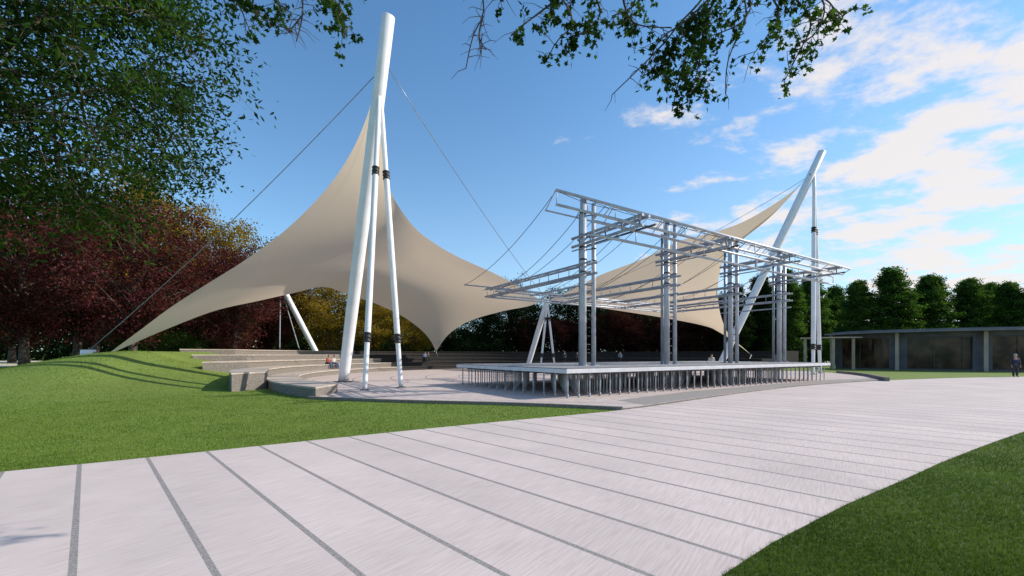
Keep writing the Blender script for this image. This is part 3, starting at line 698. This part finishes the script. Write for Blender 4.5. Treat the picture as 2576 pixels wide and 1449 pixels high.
# ------------------------------------------------------------------ grass blades
def inpoly(x,y,poly):
    c=np.zeros(x.shape,bool); n=len(poly); j=n-1
    for i in range(n):
        xi,yi=poly[i]; xj,yj=poly[j]
        if yi!=yj: c^=((yi>y)!=(yj>y))&(x<(xj-xi)*(y-yi)/(yj-yi)+xi)
        j=i
    return c
N_=600000
y=np.exp(rng.uniform(math.log(2.6),math.log(28),N_)); x=rng.uniform(-1.35,1.35,N_)*y
r=np.hypot(x-6,y-36); th=np.degrees(np.arctan2(y-36,x-6)); th=np.where(th<-90,th+360,th)
tier=np.zeros(N_,bool)
for i in range(5): tier|=(r>TR[i]-.05)&(r<TR[i+1]+.05)&(th<TE[i]+.3)&(th>T0-.5)
keep=~inpoly(x,y,pathpoly)&~inpoly(x,y,pp)&~tier&~((x>31)&(y>40))
x,y=x[keep],y[keep]
lop=np.array(LO[::-1]); right=(y<np.interp(x,lop[:,0],lop[:,1]))
def blades(x,y,mat,label,hk):
    n=len(x); z=H(x,y)
    hgt=rng.uniform(.018,.040,n)*(1+.008*y)*hk; w=.003*(1+.16*y)*rng.uniform(.7,1.3,n); t=rng.uniform(0,2*math.pi,n)
    lx=rng.normal(0,.45,n)*hgt; ly=rng.normal(0,.45,n)*hgt
    Vb=np.stack([np.stack([x-w*np.cos(t),y-w*np.sin(t),z-.005],1),np.stack([x+w*np.cos(t),y+w*np.sin(t),z-.005],1),np.stack([x+lx,y+ly,z+hgt],1)],1).reshape(-1,3)
    gr=fast('grass',Vb,np.arange(n*3).reshape(-1,3),mat); gr['kind']='stuff'; tag(gr,label,'grass')
blades(x[~right],y[~right],M['blade'],'short mown bright green lawn grass beside the path',1)
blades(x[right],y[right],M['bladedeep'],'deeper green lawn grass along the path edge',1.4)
# ------------------------------------------------------------------ people
def skin_mesh(name,verts,edges,rads,mat,parent,sub=1):
    me=bpy.data.meshes.new(name+'_s'); me.from_pydata(verts,edges,[]); ob=bpy.data.objects.new(name+'_s',me); COL.objects.link(ob)
    md=ob.modifiers.new('s','SKIN'); md.use_smooth_shade=True
    for i,r_ in enumerate(rads):
        sv_=me.skin_vertices[0].data[i]; sv_.radius=(r_,r_) if not hasattr(r_,'__len__') else r_; sv_.use_root=(i==0)
    sb_=ob.modifiers.new('u','SUBSURF'); sb_.levels=sub; sb_.render_levels=sub
    dg=bpy.context.evaluated_depsgraph_get(); m2=bpy.data.meshes.new_from_object(ob.evaluated_get(dg)); m2.name=name
    bpy.data.objects.remove(ob); m2.materials.clear(); m2.materials.append(mat)
    for p in m2.polygons: p.use_smooth=True
    o=bpy.data.objects.new(name,m2); COL.objects.link(o); o.parent=parent; return o
def pose(kind):
    J={}
    J['pel']=(0,0,.93); J['wai']=(0,0,1.08); J['che']=(0,.01,1.30); J['nec']=(0,.02,1.48); J['hea']=(0,.03,1.57); J['cro']=(0,.02,1.70)
    for s,n in((-1,'l'),(1,'r')):
        J['hip'+n]=(s*.095,0,.88); J['kne'+n]=(s*.10,.02,.49); J['ank'+n]=(s*.10,-.02,.09); J['toe'+n]=(s*.115,.15,.035)
        J['sho'+n]=(s*.185,0,1.40); J['elb'+n]=(s*.24,-.03,1.13); J['wri'+n]=(s*.25,.06,.88); J['han'+n]=(s*.245,.09,.80)
    if kind=='walk':
        J['knel']=(-.1,.16,.52); J['ankl']=(-.1,.28,.10); J['toel']=(-.11,.44,.06); J['kner']=(.1,-.05,.49); J['ankr']=(.1,-.28,.15); J['toer']=(.11,-.15,.04)
        J['wril']=(-.25,-.08,.9); J['hanl']=(-.25,-.1,.82); J['wrir']=(.25,.2,.92); J['hanr']=(.24,.26,.85)
    if kind=='sit':
        dz=-.45
        for k in('pel','wai','che','nec','hea','cro','shol','shor'): a=J[k]; J[k]=(a[0],a[1],a[2]+dz)
        J['pel']=(0,0,.54)
        for s,n in((-1,'l'),(1,'r')):
            J['hip'+n]=(s*.095,.02,.52); J['kne'+n]=(s*.13,.44,.50); J['ank'+n]=(s*.12,.46,.09); J['toe'+n]=(s*.13,.63,.035)
            J['elb'+n]=(s*.25,.05,.70); J['wri'+n]=(s*.13,.28,.62); J['han'+n]=(s*.08,.35,.63)
        J['che']=(0,.06,.86); J['nec']=(0,.12,1.03); J['hea']=(0,.15,1.12); J['cro']=(0,.15,1.25); J['shol']=(-.18,.07,.96); J['shor']=(.18,.07,.96)
    if kind=='ride':
        J['pel']=(0,-.18,.98); J['wai']=(0,-.12,1.1); J['che']=(0,.06,1.30); J['nec']=(0,.18,1.45); J['hea']=(0,.23,1.53); J['cro']=(0,.25,1.66)
        for s,n in((-1,'l'),(1,'r')):
            J['hip'+n]=(s*.09,-.16,.95); J['sho'+n]=(s*.18,.12,1.38); J['elb'+n]=(s*.24,.30,1.18); J['wri'+n]=(s*.24,.48,1.06); J['han'+n]=(s*.24,.55,1.04)
        J['knel']=(-.1,.22,.80); J['ankl']=(-.1,.12,.42); J['toel']=(-.11,.27,.38); J['kner']=(.1,.14,.58); J['ankr']=(.1,.0,.20); J['toer']=(.11,.15,.17)
    return J
def person(loc,head,kind,top,bottom,hair,label,scale=1.0):
    e=empty('person',loc); e.rotation_euler=(0,0,head); e.scale=(scale,)*3; J=pose(kind); tag(e,label,'person')
    v=[];ed=[];ra=[];ix={}
    def a(k,r_,prev=None,p=None):
        ix[k]=len(v); v.append(J[k] if p is None else p); ra.append(r_)
        if prev is not None: ed.append((ix[prev],ix[k]))
    a('pel',(.15,.11)); a('wai',(.13,.10),'pel'); a('che',(.15,.11),'wai'); a('nec',.055,'che')
    h=Vector(J['hea']); c=Vector(J['cro']); a('hea',(.075,.09),'nec'); a('cro',(.07,.085),'hea')
    a('nose',.018,'hea',tuple(h+Vector((0,.115,.015))))
    for n,s in(('l',-1),('r',1)):
        a('ear'+n,.016,'hea',tuple(h+Vector((s*.088,-.005,.01))))
        a('hip'+n,.085,'pel'); a('kne'+n,.055,'hip'+n); a('ank'+n,.04,'kne'+n); a('toe'+n,.035,'ank'+n)
        a('sho'+n,.06,'che'); a('elb'+n,.042,'sho'+n); a('wri'+n,.028,'elb'+n); a('han'+n,.034,'wri'+n)
        w=Vector(J['wri'+n]); hd=Vector(J['han'+n]); dr=(hd-w).normalized(); sd=Vector((0,1,0)) if abs(dr.y)<.7 else Vector((1,0,0))
        for q in range(4):
            b=hd+dr*.03+sd*(q-1.5)*.021; a('f%d'%q+n,.009,'han'+n,tuple(b)); tip=b+dr*(.055+.012*(q in(1,2)))+Vector((-s*.012,0,0)); a('t%d'%q+n,.008,'f%d'%q+n,tuple(tip))
        a('th'+n,.010,'wri'+n,tuple(w+dr*.05+sd*.05))
    skin_mesh('body',v,ed,ra,M['skin'],e)
    def part(name,chain,mat):
        v=[];ed=[];ra=[];ix={}
        for k,r_,pv in chain:
            ix[k]=len(v); v.append(J[k]); ra.append(r_)
            if pv is not None: ed.append((ix[pv],ix[k]))
        skin_mesh(name,v,ed,ra,mat,e)
    part('jacket',[('pel',(.18,.145),None),('wai',(.165,.135),'pel'),('che',(.19,.15),'wai'),('shol',.095,'che'),('shor',.095,'che'),('elbl',.07,'shol'),('elbr',.07,'shor'),('wril',.052,'elbl'),('wrir',.052,'elbr')],top)
    part('trousers',[('pel',(.17,.135),None),('hipl',.115,'pel'),('hipr',.115,'pel'),('knel',.085,'hipl'),('kner',.085,'hipr'),('ankl',.068,'knel'),('ankr',.068,'kner')],bottom)
    for n in 'lr': part('shoe',[('ank'+n,.05,None),('toe'+n,.045,'ank'+n)],M['black'])
    hc=(h+c)/2+Vector((0,-.03,.035)); hv=[];hf=[]
    for i in range(7):
        for j in range(12):
            t=i/6*1.75; w=j/12*2*math.pi; hv.append((hc.x+.098*math.sin(t)*math.cos(w),hc.y+.115*math.sin(t)*math.sin(w),hc.z+.105*math.cos(t)))
    for i in range(6):
        for j in range(12): q=(j+1)%12; hf.append((i*12+j,(i+1)*12+j,(i+1)*12+q,i*12+q))
    m=MB(); m.add(hv,hf); m.obj('hair',hair,(0,0,0),e,True)
    for s in(-1,1):
        m=MB(); p=h+Vector((s*.034,.088,.045)); m.tube([p,p+Vector((0,.012,0))],.011,8); m.obj('eye',M['black'],(0,0,0),e)
    return e
def gp(a,d,dz=0):
    x=(a-CX)/F*d; return Vector((x,d,float(H(x,d))+dz))
person(gp(2554,34.2,.02),math.radians(160),'stand',M['navy'],M['darkcloth'],M['greyhair'],'older man in a dark suit standing on the path',1.06)
def seated(a,top,bot,label,tier):
    tx=(a-CX)/F; rr=TR[tier]+.30
    A_=1+tx*tx; B_=-2*(tx*C0[0]+C0[1]); C_=C0[0]**2+C0[1]**2-rr*rr; dd=(-B_+math.sqrt(B_*B_-4*A_*C_))/(2*A_)
    x=tx*dd; dr=Vector((C0[0]-x,C0[1]-dd,0)).normalized(); zf=TZ[tier-1] if tier else FL
    person((x,dd,zf),math.atan2(-dr.x,dr.y),'sit',top,bot,M['hair'],label)
seated(824,M['redcloth'],M['jeans'],'person in a dark red top sitting on the terrace step',1)
seated(838,M['lightcloth'],M['jeans'],'person in a pale top sitting close beside another on the terrace',1)
for a,k in((1068,0),(1076,1),(1420,1),(1452,1),(1560,0)):
    seated(a,M['darkcloth'] if k else M['bluecloth'],M['darkcloth'],'person in dark clothes sitting on the shaded terraces',2)
person(gp(1790,40,FL),math.radians(170),'stand',M['lightcloth'],M['darkcloth'],M['hair'],'person in a pale shirt standing behind the stage',1.03)
person(gp(1999,70,0),math.radians(100),'walk',M['darkcloth'],M['jeans'],M['hair'],'distant person in dark clothes walking on the grass')
person(gp(2010,72,0),math.radians(80),'walk',M['redcloth'],M['jeans'],M['hair'],'distant person in a red top walking on the grass')
person(gp(276,42,.0),math.radians(100),'walk',M['darkcloth'],M['jeans'],M['hair'],'person in dark clothes walking near the trees')
person(gp(316,54,.0),math.radians(80),'walk',M['navy'],M['darkcloth'],M['hair'],'person in navy clothes walking beneath the trees')
cb=gp(172,41,.0); hd=math.radians(82)
person(cb,hd,'ride',M['darkcloth'],M['darkcloth'],M['hair'],'person in dark clothes riding a bicycle')
bi=empty('bicycle',cb); bi.rotation_euler=(0,0,hd); tag(bi,'red framed bicycle being ridden along the path','bicycle')
m=MB(); bb=(0,.05,.3); se=(0,-.18,.86); hdp=(0,.42,.92); rw=(0,-.52,.34); fw=(0,.58,.34)
for a_,b_ in((bb,se),(se,(0,.40,.84)),(bb,(0,.43,.75)),(bb,rw),(se,rw),(hdp,fw)): m.tube([a_,b_],.018,6)
m.obj('frame',M['redpaint'],(0,0,0),bi,True)
m=MB(); m.tube([(-.27,.48,1.02),(-.12,.42,1.0),(.12,.42,1.0),(.27,.48,1.02)],.014,6); m.tube([(0,.42,1.0),(0,.42,.9)],.016,6); m.obj('handlebar',M['black'],(0,0,0),bi,True)
m=MB(); m.tube([(0,-.32,.9),(0,-.2,.91),(0,-.04,.89)],[.07,.06,.025],8); m.obj('saddle',M['black'],(0,0,0),bi,True)
m=MB(); m.tube([(-.1,.12,.16),(.1,.12,.16)],.02,6); m.tube([(.06,.05,.3),(.06,.12,.16)],.012,5); m.tube([(-.06,.05,.3),(-.06,-.02,.44)],.012,5); m.obj('pedal',M['black'],(0,0,0),bi)
for c in(rw,fw):
    m=MB(); pts=[(0,c[1]+.325*math.cos(t*math.pi/12),c[2]+.325*math.sin(t*math.pi/12)) for t in range(25)]; m.tube(pts,.02,6,cap=False)
    for t in range(12): m.tube([c,(0,c[1]+.32*math.cos(t*math.pi/6),c[2]+.32*math.sin(t*math.pi/6))],.004,3)
    m.obj('wheel',M['black'],(0,0,0),bi,True)
# ------------------------------------------------------------------ light, sky, camera
az=math.radians(84); el=math.radians(32)   # azimuth from +Y, clockwise positive
ts=Vector((math.sin(az)*math.cos(el),math.cos(az)*math.cos(el),math.sin(el)))
sl=bpy.data.lights.new('sun','SUN'); sl.energy=5.0; sl.angle=math.radians(.5); sl.color=(1,.93,.84)
so=bpy.data.objects.new('sun',sl); COL.objects.link(so); so.rotation_euler=ts.to_track_quat('Z','Y').to_euler()
w=bpy.data.worlds.new('World'); S.world=w; w.use_nodes=True; N=w.node_tree.nodes; L=w.node_tree.links; N.clear()
out=N.new('ShaderNodeOutputWorld'); bg=N.new('ShaderNodeBackground'); bg.inputs['Strength'].default_value=.15
sk=N.new('ShaderNodeTexSky'); sk.sky_type='NISHITA'; sk.sun_disc=False; sk.sun_elevation=el; sk.sun_rotation=az; sk.ozone_density=2.0; sk.air_density=1.0; sk.dust_density=.3
tc=N.new('ShaderNodeTexCoord'); sp=N.new('ShaderNodeSeparateXYZ'); L.new(tc.outputs['Generated'],sp.inputs[0])
def mt(op,a,b=None,c=None):
    q=N.new('ShaderNodeMath'); q.operation=op
    for i,s in enumerate((a,b,c)):
        if s is None: continue
        if isinstance(s,(int,float)): q.inputs[i].default_value=s
        else: L.new(s,q.inputs[i])
    return q.outputs[0]
zc=mt('ADD',mt('MAXIMUM',sp.outputs['Z'],0.0),.16)
cb_=N.new('ShaderNodeCombineXYZ'); L.new(mt('DIVIDE',sp.outputs['X'],zc),cb_.inputs[0]); L.new(mt('DIVIDE',sp.outputs['Y'],zc),cb_.inputs[1])
nz=N.new('ShaderNodeTexNoise'); nz.inputs['Scale'].default_value=2.9; nz.inputs['Detail'].default_value=12; nz.inputs['Roughness'].default_value=.62; nz.inputs['Distortion'].default_value=.1
mp=N.new('ShaderNodeMapping'); mp.inputs['Rotation'].default_value=(0,0,.6); mp.inputs['Scale'].default_value=(1,1.25,1); mp.inputs['Location'].default_value=(3.1,1.7,0); L.new(cb_.outputs[0],mp.inputs['Vector']); L.new(mp.outputs[0],nz.inputs['Vector'])
mr=N.new('ShaderNodeMapRange'); mr.inputs['From Min'].default_value=.12; mr.inputs['From Max'].default_value=.62; mr.inputs['To Min'].default_value=-.14; mr.inputs['To Max'].default_value=.11; L.new(sp.outputs['X'],mr.inputs['Value'])
val=mt('ADD',nz.outputs['Fac'],mr.outputs[0])
cr=N.new('ShaderNodeValToRGB'); cr.color_ramp.elements[0].position=.51; cr.color_ramp.elements[1].position=.67; cr.color_ramp.interpolation='EASE'; L.new(val,cr.inputs['Fac'])
tint=N.new('ShaderNodeMixRGB'); tint.blend_type='MULTIPLY'; tint.inputs[0].default_value=1; tint.inputs[2].default_value=(.80,1.2,1.38,1); L.new(sk.outputs[0],tint.inputs[1])
hz=mt('POWER',mt('SUBTRACT',1.0,mt('MAXIMUM',sp.outputs['Z'],0.0)),4.0)
hx=N.new('ShaderNodeMapRange'); hx.inputs['From Min'].default_value=-.6; hx.inputs['From Max'].default_value=.6; hx.inputs['To Min'].default_value=.35; hx.inputs['To Max'].default_value=.95; L.new(sp.outputs['X'],hx.inputs['Value'])
mh=N.new('ShaderNodeMixRGB'); mh.inputs[2].default_value=(4.6,5.1,5.45,1); L.new(mt('MULTIPLY',hz,hx.outputs[0]),mh.inputs[0]); L.new(tint.outputs[0],mh.inputs[1])
mx=N.new('ShaderNodeMixRGB'); mx.inputs[2].default_value=(6.2,5.8,5.65,1); L.new(mt('MULTIPLY',cr.outputs['Color'],.92),mx.inputs[0])
L.new(mh.outputs[0],mx.inputs[1]); L.new(mx.outputs[0],bg.inputs[0]); L.new(bg.outputs[0],out.inputs[0])
S.view_settings.view_transform='Standard'; S.view_settings.look='None'; S.view_settings.exposure=0
cam=bpy.data.cameras.new('camera'); co=bpy.data.objects.new('camera',cam); COL.objects.link(co); S.camera=co
co.location=(0,0,EYE); co.rotation_euler=(math.radians(90),0,0)
cam.sensor_width=36; cam.lens=36*F/2576; cam.shift_y=(HY-724.5)/2576; cam.clip_end=6000; cam.clip_start=.1
